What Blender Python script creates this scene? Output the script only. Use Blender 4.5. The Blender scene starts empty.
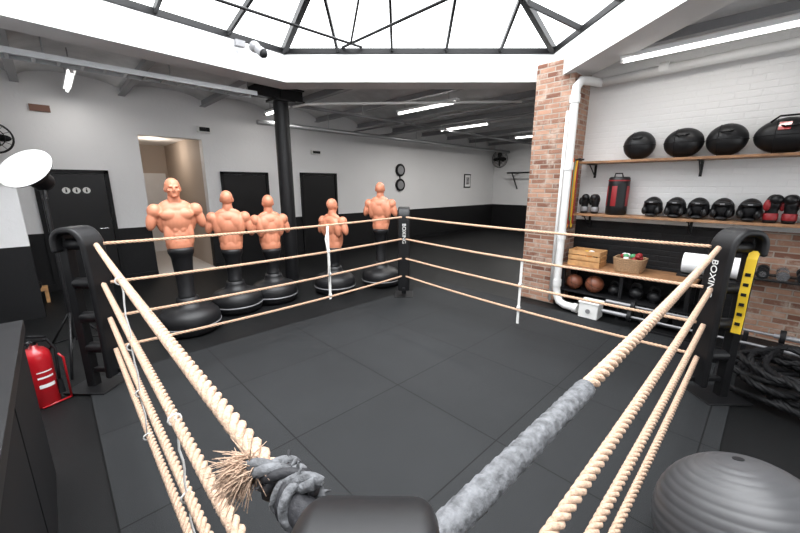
import bpy, bmesh, math, random
from mathutils import Vector, Matrix
random.seed(7)
C = bpy.context.scene.collection
try:
    bpy.context.scene.view_settings.view_transform='Standard'
except Exception as e: print(e)

# ---------------------------------------------------------------- materials
def new_mat(name):
    m = bpy.data.materials.new(name); m.use_nodes = True
    return m, m.node_tree, m.node_tree.nodes['Principled BSDF']

def mat(name, col, rough=0.6, metal=0.0, nscale=0, namt=0.15, bump=0.0, bscale=None, emit=None, estr=0, spec=None, coat=0):
    m, nt, b = new_mat(name)
    c = (col[0], col[1], col[2], 1)
    b.inputs['Base Color'].default_value = c
    b.inputs['Roughness'].default_value = rough
    b.inputs['Metallic'].default_value = metal
    if spec is not None: b.inputs['Specular IOR Level'].default_value = spec
    if coat: b.inputs['Coat Weight'].default_value = coat
    if nscale:
        g = nt.nodes.new('ShaderNodeNewGeometry')
        n = nt.nodes.new('ShaderNodeTexNoise'); n.inputs['Scale'].default_value = nscale; n.inputs['Detail'].default_value = 6
        nt.links.new(g.outputs['Position'], n.inputs['Vector'])
        r = nt.nodes.new('ShaderNodeValToRGB')
        r.color_ramp.elements[0].position = 0.3; r.color_ramp.elements[1].position = 0.7
        r.color_ramp.elements[0].color = tuple(x*(1-namt) for x in col)+(1,)
        r.color_ramp.elements[1].color = tuple(min(1, x*(1+namt)) for x in col)+(1,)
        nt.links.new(n.outputs['Fac'], r.inputs['Fac']); nt.links.new(r.outputs['Color'], b.inputs['Base Color'])
    if bump:
        g = nt.nodes.new('ShaderNodeNewGeometry')
        n2 = nt.nodes.new('ShaderNodeTexNoise'); n2.inputs['Scale'].default_value = bscale or 60; n2.inputs['Detail'].default_value = 4
        nt.links.new(g.outputs['Position'], n2.inputs['Vector'])
        bp = nt.nodes.new('ShaderNodeBump'); bp.inputs['Strength'].default_value = bump; bp.inputs['Distance'].default_value = 0.01
        nt.links.new(n2.outputs['Fac'], bp.inputs['Height']); nt.links.new(bp.outputs['Normal'], b.inputs['Normal'])
    if emit:
        b.inputs['Emission Color'].default_value = (emit[0], emit[1], emit[2], 1)
        b.inputs['Emission Strength'].default_value = estr
    return m

def wall_mat(name, zsplit, white=(0.74,0.74,0.75), black=(0.008,0.008,0.009), brick=False):
    m, nt, b = new_mat(name)
    N = nt.nodes.new; L = nt.links.new
    g = N('ShaderNodeNewGeometry'); s = N('ShaderNodeSeparateXYZ'); L(g.outputs['Position'], s.inputs[0])
    gt = N('ShaderNodeMath'); gt.operation = 'GREATER_THAN'; gt.inputs[1].default_value = zsplit; L(s.outputs['Z'], gt.inputs[0])
    no = N('ShaderNodeTexNoise'); no.inputs['Scale'].default_value = 1.5; no.inputs['Detail'].default_value = 8; L(g.outputs['Position'], no.inputs['Vector'])
    rr = N('ShaderNodeValToRGB'); rr.color_ramp.elements[0].color = tuple(x*0.93 for x in white)+(1,); rr.color_ramp.elements[1].color = white+(1,)
    L(no.outputs['Fac'], rr.inputs['Fac'])
    mx = N('ShaderNodeMix'); mx.data_type = 'RGBA'; L(gt.outputs[0], mx.inputs[0]); mx.inputs[6].default_value = black+(1,); L(rr.outputs['Color'], mx.inputs[7])
    L(mx.outputs[2], b.inputs['Base Color']); b.inputs['Roughness'].default_value = 0.6; b.inputs['Specular IOR Level'].default_value=0.3
    bp = N('ShaderNodeBump'); bp.inputs['Distance'].default_value = 0.008; bp.inputs['Strength'].default_value = 0.45 if brick else 0.4
    n3 = N('ShaderNodeTexNoise'); n3.inputs['Scale'].default_value = 25; n3.inputs['Detail'].default_value = 5; L(g.outputs['Position'], n3.inputs['Vector'])
    if brick:
        a = N('ShaderNodeMath'); a.operation = 'ADD'; L(s.outputs['X'], a.inputs[0]); L(s.outputs['Y'], a.inputs[1])
        cb = N('ShaderNodeCombineXYZ'); L(a.outputs[0], cb.inputs[0]); L(s.outputs['Z'], cb.inputs[1])
        br = N('ShaderNodeTexBrick'); br.inputs['Scale'].default_value = 1; br.inputs['Brick Width'].default_value = 0.23; br.inputs['Row Height'].default_value = 0.075
        br.inputs['Mortar Size'].default_value = 0.012; br.inputs['Mortar Smooth'].default_value = 1.0; L(cb.outputs[0], br.inputs['Vector'])
        ml = N('ShaderNodeMath'); ml.operation = 'MULTIPLY_ADD'; ml.inputs[1].default_value = -0.7; L(br.outputs['Fac'], ml.inputs[0]); L(n3.outputs['Fac'], ml.inputs[2])
        L(ml.outputs[0], bp.inputs['Height'])
    else: L(n3.outputs['Fac'], bp.inputs['Height'])
    L(bp.outputs['Normal'], b.inputs['Normal'])
    return m

def brick_mat():
    m, nt, b = new_mat('exposed_brick')
    N = nt.nodes.new; L = nt.links.new
    g = N('ShaderNodeNewGeometry'); s = N('ShaderNodeSeparateXYZ'); L(g.outputs['Position'], s.inputs[0])
    a = N('ShaderNodeMath'); a.operation = 'ADD'; L(s.outputs['X'], a.inputs[0]); L(s.outputs['Y'], a.inputs[1])
    cb = N('ShaderNodeCombineXYZ'); L(a.outputs[0], cb.inputs[0]); L(s.outputs['Z'], cb.inputs[1])
    br = N('ShaderNodeTexBrick'); br.inputs['Scale'].default_value = 1; br.inputs['Brick Width'].default_value = 0.215; br.inputs['Row Height'].default_value = 0.068
    br.inputs['Mortar Size'].default_value = 0.009; br.inputs['Mortar Smooth'].default_value = 0.3
    br.inputs['Color1'].default_value = (0.16,0.065,0.04,1); br.inputs['Color2'].default_value = (0.44,0.25,0.17,1); br.inputs['Mortar'].default_value = (0.38,0.32,0.27,1)
    L(cb.outputs[0], br.inputs['Vector'])
    no = N('ShaderNodeTexNoise'); no.inputs['Scale'].default_value = 7; no.inputs['Detail'].default_value = 9; no.inputs['Roughness'].default_value=0.65; L(g.outputs['Position'], no.inputs['Vector'])
    r = N('ShaderNodeValToRGB'); r.color_ramp.elements[0].position = 0.50; r.color_ramp.elements[1].position = 0.72
    L(no.outputs['Fac'], r.inputs['Fac'])
    mx = N('ShaderNodeMix'); mx.data_type = 'RGBA'; L(r.outputs['Color'], mx.inputs[0]); L(br.outputs['Color'], mx.inputs[6]); mx.inputs[7].default_value = (0.50,0.41,0.34,1)
    L(mx.outputs[2], b.inputs['Base Color']); b.inputs['Roughness'].default_value = 0.9
    ad = N('ShaderNodeMath'); ad.operation = 'MULTIPLY_ADD'; ad.inputs[1].default_value = -1.0; L(br.outputs['Fac'], ad.inputs[0]); L(no.outputs['Fac'], ad.inputs[2])
    bp = N('ShaderNodeBump'); bp.inputs['Distance'].default_value = 0.016; L(ad.outputs[0], bp.inputs['Height']); L(bp.outputs['Normal'], b.inputs['Normal'])
    return m

def floor_mat(name, base, seam, off=(0,0.1), rough=0.62):
    m, nt, b = new_mat(name)
    N = nt.nodes.new; L = nt.links.new
    g = N('ShaderNodeNewGeometry')
    mp = N('ShaderNodeVectorMath'); mp.operation = 'SUBTRACT'; mp.inputs[1].default_value = (off[0], off[1], 0); L(g.outputs['Position'], mp.inputs[0])
    br = N('ShaderNodeTexBrick'); br.offset = 0; br.inputs['Scale'].default_value = 1; br.inputs['Brick Width'].default_value = 1; br.inputs['Row Height'].default_value = 1
    br.inputs['Mortar Size'].default_value = 0.0045; br.inputs['Mortar Smooth'].default_value = 0.2; L(mp.outputs[0], br.inputs['Vector'])
    br.inputs['Color1'].default_value = tuple(x*0.95 for x in base)+(1,); br.inputs['Color2'].default_value = tuple(x*1.05 for x in base)+(1,); br.inputs['Mortar'].default_value = seam+(1,)
    no = N('ShaderNodeTexNoise'); no.inputs['Scale'].default_value = 260; no.inputs['Detail'].default_value = 3; L(g.outputs['Position'], no.inputs['Vector'])
    r = N('ShaderNodeValToRGB'); r.color_ramp.elements[0].position = 0.35; r.color_ramp.elements[1].position = 0.7
    r.color_ramp.elements[0].color = (0.55,0.55,0.55,1); r.color_ramp.elements[1].color = (1.6,1.6,1.6,1); L(no.outputs['Fac'], r.inputs['Fac'])
    n2 = N('ShaderNodeTexNoise'); n2.inputs['Scale'].default_value = 1.3; n2.inputs['Detail'].default_value = 9; n2.inputs['Roughness'].default_value=0.65; L(g.outputs['Position'], n2.inputs['Vector'])
    r2 = N('ShaderNodeValToRGB'); r2.color_ramp.elements[0].color = (0.7,0.7,0.7,1); r2.color_ramp.elements[1].color = (1.3,1.3,1.3,1); L(n2.outputs['Fac'], r2.inputs['Fac'])
    m1 = N('ShaderNodeMix'); m1.data_type = 'RGBA'; m1.blend_type = 'MULTIPLY'; m1.inputs[0].default_value = 1; L(br.outputs['Color'], m1.inputs[6]); L(r.outputs['Color'], m1.inputs[7])
    m2 = N('ShaderNodeMix'); m2.data_type = 'RGBA'; m2.blend_type = 'MULTIPLY'; m2.inputs[0].default_value = 1; L(m1.outputs[2], m2.inputs[6]); L(r2.outputs['Color'], m2.inputs[7])
    L(m2.outputs[2], b.inputs['Base Color']); b.inputs['Roughness'].default_value = rough
    b.inputs['Specular IOR Level'].default_value = 0.2
    bp = N('ShaderNodeBump'); bp.inputs['Distance'].default_value = 0.003; bp.inputs['Strength'].default_value = 0.5; L(no.outputs['Fac'], bp.inputs['Height']); L(bp.outputs['Normal'], b.inputs['Normal'])
    return m

M = dict(
 white=mat('white_paint',(0.8,0.8,0.8),0.5,nscale=3,namt=0.04),
 curb=mat('white_gloss_paint',(0.86,0.87,0.88),0.4),
 ceil=mat('painted_vault_ceiling',(0.62,0.62,0.625),0.8,nscale=4,namt=0.12,bump=0.5,bscale=18),
 plaster=mat('grey_plaster',(0.60,0.60,0.605),0.7,nscale=3,namt=0.05),
 black=mat('black_vinyl',(0.008,0.008,0.009),0.42,spec=0.35),
 blackm=mat('matte_black',(0.007,0.007,0.008),0.6,spec=0.25),
 steelb=mat('black_steel',(0.010,0.010,0.011),0.4,0.1,spec=0.35),
 greyst=mat('grey_steel',(0.26,0.26,0.27),0.45,0.3),
 galv=mat('galvanised',(0.45,0.46,0.47),0.4,0.8),
 chrome=mat('chrome',(0.6,0.6,0.62),0.25,1.0),
 skin=mat('peach_rubber_skin',(0.58,0.225,0.13),0.40,nscale=7,namt=0.05),
 hemp=mat('hemp_rope',(0.54,0.375,0.27),0.9,nscale=110,namt=0.28,bump=0.7,bscale=250),
 hempfar=mat('hemp_rope_tan',(0.55,0.365,0.25),0.9,nscale=60,namt=0.18),
 tape=mat('grey_duct_tape',(0.11,0.113,0.12),0.7,nscale=55,namt=0.5,bump=0.9,bscale=60,spec=0.35),
 dtape=mat('dark_tape',(0.02,0.02,0.023),0.6,bump=0.5,bscale=60,spec=0.3),
 strap=mat('white_strap',(0.76,0.76,0.74),0.7),
 red=mat('red_paint',(0.40,0.008,0.014),0.3,coat=0.4),
 redv=mat('red_vinyl',(0.26,0.012,0.016),0.5),
 yellow=mat('yellow_strap',(0.72,0.48,0.02),0.6),
 orange=mat('orange_band',(0.75,0.25,0.03),0.6),
 green=mat('green_band',(0.08,0.32,0.14),0.6),
 wood=mat('oak_shelf',(0.30,0.155,0.075),0.55,nscale=14,namt=0.3),
 crate=mat('crate_pine',(0.50,0.27,0.11),0.65,nscale=12,namt=0.25),
 wicker=mat('wicker',(0.36,0.22,0.12),0.8,nscale=80,namt=0.4),
 brown=mat('brown_leather',(0.16,0.05,0.024),0.45,nscale=20,namt=0.2),
 ball=mat('grey_exercise_ball_vinyl',(0.055,0.055,0.058),0.38,spec=0.4),
 paper=mat('paper_roll',(0.8,0.8,0.8),0.85),
 pipew=mat('white_pvc',(0.70,0.70,0.69),0.4),
 tube=mat('fluorescent_tube',(1,1,1),0.5,emit=(1,0.97,0.92),estr=9),
 diff=mat('lamp_diffuser',(0.68,0.68,0.66),0.6),
 hall=mat('beige_hall_wall',(0.46,0.39,0.33),0.7),
 hallf=mat('hall_floor_tile',(0.6,0.57,0.54),0.5),
 rug=mat('terracotta_vent',(0.22,0.12,0.09),0.8),
 picture=mat('picture_print',(0.35,0.35,0.36),0.4,nscale=9,namt=0.8),
)
M['wallb']=wall_mat('wall_two_tone_paint',0.97,white=(0.78,0.78,0.785))
M['wallr']=wall_mat('wall_two_tone_brick_paint',1.24,white=(0.76,0.755,0.75),brick=True)
M['brick']=brick_mat()
M['floor']=floor_mat('black_floor_rubber',(0.0065,0.0068,0.0072),(0.003,0.003,0.003),rough=0.5)
M['mat']=floor_mat('ring_rubber_tiles',(0.0175,0.0187,0.020),(0.0035,0.0035,0.004),rough=0.7)
gm, gnt, gb = new_mat('skylight_glass')
tr = gnt.nodes.new('ShaderNodeBsdfTransparent'); gl = gnt.nodes.new('ShaderNodeBsdfGlossy'); gl.inputs['Roughness'].default_value=0.05
mxs = gnt.nodes.new('ShaderNodeMixShader'); mxs.inputs[0].default_value=0.05
gnt.links.new(tr.outputs[0],mxs.inputs[1]); gnt.links.new(gl.outputs[0],mxs.inputs[2]); gnt.links.new(mxs.outputs[0],gnt.nodes['Material Output'].inputs[0])
M['glass']=gm

# ---------------------------------------------------------------- builder
def frame(d):
    d = d.normalized(); u = Vector((0,0,1)) if abs(d.z)<0.95 else Vector((1,0,0))
    a = d.cross(u).normalized(); return a, d.cross(a).normalized()

class B:
    def __init__(s, name): s.name=name; s.v=[]; s.f=[]; s.mi=[]; s.sm=[]; s.mats=[]
    def m(s, k):
        x = M[k] if isinstance(k,str) else k
        if x not in s.mats: s.mats.append(x)
        return s.mats.index(x)
    def add(s, vs, fs, k, smooth=False, X=None):
        o=len(s.v); i=s.m(k)
        s.v += [ (X@Vector(p)) if X is not None else Vector(p) for p in vs]
        for f in fs: s.f.append(tuple(o+a for a in f)); s.mi.append(i); s.sm.append(smooth)
        return s
    def box(s, c, d, k, X=None, rz=0, taper=1.0):
        x,y,z=d[0]/2,d[1]/2,d[2]/2
        vs=[(-x,-y,-z),(x,-y,-z),(x,y,-z),(-x,y,-z),(-x*taper,-y*taper,z),(x*taper,-y*taper,z),(x*taper,y*taper,z),(-x*taper,y*taper,z)]
        fs=[(3,2,1,0),(4,5,6,7),(0,1,5,4),(1,2,6,5),(2,3,7,6),(3,0,4,7)]
        T=Matrix.Translation(c)@Matrix.Rotation(rz,4,'Z')
        return s.add(vs,fs,k,False,(X@T) if X is not None else T)
    def bb(s,x0,x1,y0,y1,z0,z1,k): return s.box(((x0+x1)/2,(y0+y1)/2,(z0+z1)/2),(x1-x0,y1-y0,z1-z0),k)
    def cyl(s,p0,p1,r0,k,r1=None,seg=20,X=None,smooth=True):
        p0=Vector(p0);p1=Vector(p1); r1=r0 if r1 is None else r1
        a,b=frame(p1-p0); vs=[]
        for p,r in ((p0,r0),(p1,r1)):
            for i in range(seg):
                t=2*math.pi*i/seg; vs.append(p+a*math.cos(t)*r+b*math.sin(t)*r)
        fs=[(i,(i+1)%seg,seg+(i+1)%seg,seg+i) for i in range(seg)]
        s.add(vs,fs,k,smooth,X); s.add(vs,[tuple(range(seg))[::-1],tuple(range(seg,2*seg))],k,False,X); return s
    def lathe(s,prof,k,seg=28,X=None,smooth=True):
        vs=[];n=len(prof)
        for i in range(seg):
            t=2*math.pi*i/seg
            for r,z in prof: vs.append((r*math.cos(t),r*math.sin(t),z))
        fs=[(i*n+j,((i+1)%seg)*n+j,((i+1)%seg)*n+j+1,i*n+j+1) for i in range(seg) for j in range(n-1)]
        return s.add(vs,fs,k,smooth,X)
    def ell(s,c,r,k,X=None,R=None,seg=20,rings=12,keep=None):
        vs=[];fs=[]
        T=Matrix.Translation(c)
        if R is not None: T=T@R
        if X is not None: T=X@T
        for j in range(rings+1):
            ph=math.pi*j/rings
            for i in range(seg):
                t=2*math.pi*i/seg; vs.append((r[0]*math.sin(ph)*math.cos(t),r[1]*math.sin(ph)*math.sin(t),r[2]*math.cos(ph)))
        for j in range(rings):
            for i in range(seg):
                f=(j*seg+i,(j+1)*seg+i,(j+1)*seg+(i+1)%seg,j*seg+(i+1)%seg)
                if keep:
                    cc=sum((Vector(vs[a]) for a in f),Vector())/4
                    if not keep(cc): continue
                fs.append(f)
        return s.add(vs,fs,k,True,T)
    def tube(s,pts,r,k,seg=8,closed=False,X=None,smooth=True,squash=None):
        pts=[Vector(p) for p in pts]; n=len(pts); vs=[]; a=None
        for i,p in enumerate(pts):
            if closed: d=pts[(i+1)%n]-pts[i-1]
            else: d=pts[min(i+1,n-1)]-pts[max(i-1,0)]
            d.normalize()
            if a is None: a,_=frame(d)
            a=(a-d*a.dot(d)).normalized(); b=d.cross(a)
            rr=r[i] if isinstance(r,(list,tuple)) else r
            for j in range(seg):
                t=2*math.pi*j/seg; vs.append(p+a*math.cos(t)*rr+b*math.sin(t)*rr)
        fs=[]
        for i in range(n if closed else n-1):
            i2=(i+1)%n
            for j in range(seg): fs.append((i*seg+j,i*seg+(j+1)%seg,i2*seg+(j+1)%seg,i2*seg+j))
        if not closed: fs += [tuple(range(seg))[::-1],tuple(range((n-1)*seg,n*seg))]
        return s.add(vs,fs,k,smooth,X)
    def ribbon(s,prof,w,th,k,X=None):
        P=[Vector((p[0],p[1])) for p in prof]; n=len(P); off=[]
        for i in range(n):
            d=(P[min(i+1,n-1)]-P[max(i-1,0)]).normalized(); off.append(Vector((d.y,-d.x))*th)
        loop=P+[P[i]+off[i] for i in range(n-1,-1,-1)]
        m=len(loop); vs=[(p.x,-w/2,p.y) for p in loop]+[(p.x,w/2,p.y) for p in loop]
        fs=[(i,(i+1)%m,m+(i+1)%m,m+i) for i in range(m)]
        for i in range(n-1):
            j=2*n-1-i
            fs.append((i,j,j-1,i+1)); fs.append((m+i,m+i+1,m+j-1,m+j))
        return s.add(vs,fs,k,False,X)
    def done(s,bevel=0,parent=None,sub=0,solid=0,loc=None,bseg=2,smooth=False):
        me=bpy.data.meshes.new(s.name); me.from_pydata([tuple(p) for p in s.v],[],s.f)
        for x in s.mats: me.materials.append(x)
        me.polygons.foreach_set('material_index',s.mi); me.polygons.foreach_set('use_smooth',[True]*len(s.f) if smooth else s.sm); 
        bm=bmesh.new(); bm.from_mesh(me); bmesh.ops.recalc_face_normals(bm,faces=bm.faces); bm.to_mesh(me); bm.free()
        o=bpy.data.objects.new(s.name,me); C.objects.link(o)
        if loc is not None:
            me.transform(Matrix.Translation(-Vector(loc))); o.location=loc
        if solid: md=o.modifiers.new('s','SOLIDIFY'); md.thickness=solid
        if bevel: md=o.modifiers.new('b','BEVEL'); md.width=bevel; md.segments=bseg; md.limit_method='ANGLE'; md.angle_limit=0.7; md.harden_normals=bool(smooth)
        if sub: md=o.modifiers.new('d','SUBSURF'); md.levels=sub; md.render_levels=sub
        if parent: 
            o.parent=parent; o.matrix_parent_inverse=Matrix.Translation(parent.location).inverted()
        return o
def empty(name,loc):
    e=bpy.data.objects.new(name,None); e.location=loc; e.empty_display_size=0.1; C.objects.link(e); return e

# ---------------------------------------------------------------- camera
cam=bpy.data.cameras.new('camera'); co=bpy.data.objects.new('camera',cam); C.objects.link(co)
co.location=(0,0,1.75); co.rotation_euler=(math.radians(90-12.83),0,math.radians(-44)); cam.lens=16.11; cam.sensor_width=36; cam.clip_start=0.02
bpy.context.scene.camera=co

# ---------------------------------------------------------------- room shell
YW=8.3; ZC=3.36
b=B('floor'); b.bb(-1.6,13.6,-3.3,8.5,-0.12,-0.012,'floor'); b.done()
b=B('floor_ring_mats'); b.bb(0.0,5.0,0.0,4.1,-0.012,0.0,'mat'); b.done()
w=B('wall_back')
y0,y1=YW,YW+0.2
w.bb(-1.6,1.35,y0,y1,-0.012,3.6,'wallb'); w.bb(1.35,2.42,y0,y1,2.65,3.6,'wallb'); w.bb(2.42,13.6,y0,y1,-0.012,3.6,'wallb'); w.done()
w=B('wall_hallway')
w.bb(1.15,1.35,8.5,11.5,-0.012,2.8,'hall'); w.bb(2.42,2.62,8.5,11.5,-0.012,2.8,'hall'); w.bb(1.15,2.62,11.5,11.6,-0.012,2.8,'hall'); w.bb(1.15,2.62,8.5,11.6,2.75,2.85,'white'); w.bb(1.35,2.42,8.3,11.5,-0.1,-0.008,'hallf'); w.done()
b=B('door_hallway'); b.bb(1.75,2.35,11.45,11.495,-0.008,2.05,'white'); b.cyl((1.82,11.45,1.0),(1.82,11.39,1.0),0.015,'chrome'); b.done(0.005)
w=B('wall_far'); w.bb(13.4,13.6,2.4,8.3,-0.012,3.6,'wallb'); w.done()
w=B('wall_side'); w.bb(5.85,13.4,2.4,2.6,-0.012,3.6,'wallb'); w.done()
w=B('wall_right'); w.bb(5.8,6.0,-3.3,2.4,-0.012,3.6,'wallr'); w.bb(5.77,5.8,-3.1,0.06,-0.012,1.24,'brick'); w.done()
w=B('wall_left'); w.bb(-1.6,-1.4,-3.3,8.3,-0.012,3.6,'wallb'); w.done()
w=B('wall_front')
w.bb(-1.4,5.8,-3.3,-3.1,-0.012,1.0,'wallb'); w.bb(-1.4,5.8,-3.3,-3.1,2.4,3.6,'wallb')
for x in (-1.4,0.9,3.2,5.4): w.bb(x,x+0.4,-3.3,-3.1,1.0,2.4,'wallb')  # piers between window openings, added behind the camera to let sky light in
w.done()
w=B('wall_partition'); w.bb(-1.4,-0.27,6.7,6.82,-0.012,1.73,'wallb'); w.done()
w=B('baseboard_back'); w.bb(-1.4,1.35,8.27,8.3,-0.012,0.1,'blackm'); w.bb(2.42,13.4,8.27,8.3,-0.012,0.1,'blackm'); w.done()

def door(name,x0,x1,zt,icons=False):
    d=B(name); f=0.06; Y=YW-0.002
    d.bb(x0,x0+f,Y-0.05,Y+0.0,0,zt,'blackm'); d.bb(x1-f,x1,Y-0.05,Y,0,zt,'blackm'); d.bb(x0,x1,Y-0.05,Y,zt-f,zt,'blackm')
    d.bb(x0+f+.004,x1-f-.004,Y-0.03,Y,0.01,zt-f-.004,'black')
    d.cyl((x1-0.14,Y-0.03,1.0),(x1-0.14,Y-0.09,1.0),0.012,'chrome'); d.cyl((x1-0.14,Y-0.085,1.0),(x1-0.26,Y-0.085,1.0),0.01,'chrome')
    if icons:
        cx=(x0+x1)/2+0.02
        for dx in (-0.13,0,0.13):
            d.cyl((cx+dx,Y-0.03,1.66),(cx+dx,Y-0.036,1.66),0.052,'strap',seg=24)
            d.ell((cx+dx,Y-0.037,1.685),(0.010,0.003,0.010),'blackm',seg=10,rings=6); d.box((cx+dx,Y-0.037,1.65),(0.022,0.003,0.045),'blackm')
    d.done(0.003)
door('door_1',-0.14,0.83,2.0,True); door('door_2',2.70,3.74,2.03); door('door_3',4.56,5.63,2.05)

POLY=[(2.73,5.2),(5.48,2.54),(2.6,-0.8),(0.6,-2.4),(-1.2,-1.0),(-1.2,4.88)]
def offset(poly,d):
    n=len(poly); out=[]
    for i in range(n):
        p0,p1,p2=Vector(poly[i-1]),Vector(poly[i]),Vector(poly[(i+1)%n])
        d1=(p1-p0).normalized(); d2=(p2-p1).normalized()
        n1=Vector((-d1.y,d1.x)); n2=Vector((-d2.y,d2.x))
        bis=(n1+n2).normalized(); out.append(tuple(p1+bis*(d/max(0.3,bis.dot(n1)))))
    return out
def inside(p,poly):
    c=False;n=len(poly)
    for i in range(n):
        a,bq=poly[i],poly[(i+1)%n]
        if (a[1]>p[1])!=(bq[1]>p[1]) and p[0]<(bq[0]-a[0])*(p[1]-a[1])/(bq[1]-a[1])+a[0]: c=not c
    return c
hole=offset(POLY,0.17)
SP=1.3
def zv(x):
    f=((x+1.4)%SP)/SP; f=min(1,max(0,f)); return ZC-0.02+0.17*math.sqrt(max(0,1-(2*f-1)**2))
c=B('ceiling'); nx=150; ny=58; X0,X1,Y0,Y1=-1.6,13.6,-3.3,8.5
vs=[(X0+(X1-X0)*i/nx, Y0+(Y1-Y0)*j/ny, zv(X0+(X1-X0)*i/nx)) for i in range(nx+1) for j in range(ny+1)]
fs=[]
for i in range(nx):
    for j in range(ny):
        cx=X0+(X1-X0)*(i+.5)/nx; cy=Y0+(Y1-Y0)*(j+.5)/ny
        if inside((cx,cy),hole): continue
        fs.append((i*(ny+1)+j,i*(ny+1)+j+1,(i+1)*(ny+1)+j+1,(i+1)*(ny+1)+j))
c.add(vs,fs,'ceil',True); c.done()
jb=B('ceiling_joists')
x=-1.4
outer=offset(POLY,0.42)
while x<13.3:
    ys=[Y0+0.2+0.1*k for k in range(int((8.3-Y0-0.2)/0.1))]
    run=None
    for yy in ys+[99]:
        ok = yy<90 and not inside((x,yy),outer)
        if ok and run is None: run=yy
        if not ok and run is not None:
            ye = 8.29 if yy>90 else yy-0.05
            jb.bb(x-0.05,x+0.05,run,ye,ZC-0.09,ZC-0.075,'greyst'); jb.bb(x-0.01,x+0.01,run,ye,ZC-0.075,ZC+0.03,'greyst'); run=None
    x+=SP
jb.done()

sk=B('skylight_curb'); inn=POLY; out=offset(POLY,0.40); n=len(POLY)
ZB,ZT=3.2,3.56
vs=[(p[0],p[1],ZB) for p in inn]+[(p[0],p[1],ZT) for p in inn]+[(p[0],p[1],ZB) for p in out]+[(p[0],p[1],ZT) for p in out]
f1=[];f2=[]
for i in range(n):
    j=(i+1)%n
    f1.append((i,j,n+j,n+i)); f2.append((i,2*n+i,2*n+j,j)); f2.append((2*n+i,3*n+i,3*n+j,2*n+j)); f2.append((n+i,n+j,3*n+j,3*n+i))
sk.add(vs,f1,'curb'); sk.add(vs,f2,'plaster'); sk.done()
AP=Vector((2.2,2.3,4.5)); sf=B('window_1')
edge=[Vector((p[0],p[1],ZT+0.045)) for p in offset(POLY,0.02)]
def bar(bl,p,q,wd,h,k='steelb'):
    d=(q-p); L=d.length; d.normalize(); side=d.cross(Vector((0,0,1))).normalized(); up=side.cross(d).normalized()
    X=Matrix((( d.x,side.x,up.x,(p.x+q.x)/2),(d.y,side.y,up.y,(p.y+q.y)/2),(d.z,side.z,up.z,(p.z+q.z)/2),(0,0,0,1)))
    bl.box((0,0,0),(L,wd,h),k,X=X)
for i in range(n):
    p=edge[i]; q=edge[(i+1)%n]; e=(q-p); L=e.length; e.normalize()
    bar(sf,p,q,0.06,0.07); bar(sf,p,AP,0.07,0.09)
    ft=(AP-p).dot(e); perp=(AP-p)-e*ft; tf=ft/L
    k=max(2,round(L/0.75))
    for s_ in range(1,k):
        t=s_/k; sm=1.0
        sm=min(t/tf if tf>1e-3 else 9,(1-t)/(1-tf) if tf<0.999 else 9,1.0)
        if tf<=0: sm=min(1,(1-t)/(1-tf))
        if tf>=1: sm=min(1,t/tf)
        a=p+e*(t*L); bar(sf,a,a+perp*sm,0.035,0.06)
    sf.add([p+Vector((0,0,.03)),q+Vector((0,0,.03)),AP+Vector((0,0,.03))],[(0,1,2)],'glass')
R=3.64
for a_,b_ in (((-1.15,4.4),(3.5,4.4)),((3.31,4.6),(3.31,0.0)),((1.0,4.95),(1.0,-1.9)),((4.5,1.45),(-1.1,1.45))):
    sf.cyl((a_[0],a_[1],R),(b_[0],b_[1],R),0.018,'steelb',seg=8)
sf.cyl((2.2,2.3,4.5),(2.2,2.3,4.3),0.05,'steelb'); 
bar(sf,Vector((3.31,4.4,R)),AP,0.025,0.03); bar(sf,Vector((1.0,4.4,R)),AP,0.025,0.03); bar(sf,Vector((3.31,1.45,R)),AP,0.025,0.03)
sf.done()

b=B('brick_pillar'); b.bb(5.25,5.85,2.1,2.65,-0.012,3.4,'brick'); o=b.done(0.02)
b=B('drain_pipe')
px,py=5.17,2.05
pts=[(5.62,1.9,3.10),(5.42,1.98,3.10),(5.25,2.02,3.08),(px+.02,py,3.0),(px,py,2.88),(px,py,0.3),(px-.0,py-.02,0.18),(px-0.02,py-.07,0.09),(px-.04,py-.16,0.06),(px-.06,1.72,0.055)]
b.tube(pts,0.055,'pipew',seg=16)
for z in (2.85,2.0,1.05,0.36): b.cyl((px,py,z-0.05),(px,py,z+0.05),0.066,'pipew')
b.cyl((px-.055,1.76,0.058),(px-.062,1.70,0.056),0.066,'pipew')
b.tube([(px-.07,py+.05,0.1),(px-.07,py+.05,2.7)],0.02,'pipew')
b.done()
b=B('ceiling_pipe'); b.tube([(5.62,1.88,3.10),(5.62,0.5,3.13),(5.62,-3.0,3.17)],0.055,'pipew',seg=14)
for y in (1.2,-0.4,-2): b.cyl((5.62,y-.05,3.135),(5.62,y+.05,3.135),0.066,'pipew'); b.box((5.71,y,3.14),(0.17,0.03,0.02),'greyst')
b.done()

CXX,CYY=3.08,6.1
b=B('steel_column'); b.cyl((CXX,CYY,-0.012),(CXX,CYY,3.12),0.125,'steelb',seg=28); b.cyl((CXX,CYY,-0.012),(CXX,CYY,0.03),0.2,'steelb'); b.box((CXX,CYY,3.13),(0.36,0.36,0.04),'steelb'); b.done()
b=B('ceiling_beam'); 
for zz,ww in ((3.16,0.16),(3.34,0.16)): b.box((3.02,CYY,zz),(0.95,ww,0.02),'steelb')
b.box((3.02,CYY,3.25),(0.95,0.03,0.18),'steelb'); b.box((CXX,CYY,3.25),(0.03,0.15,0.18),'steelb'); b.done()

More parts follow.
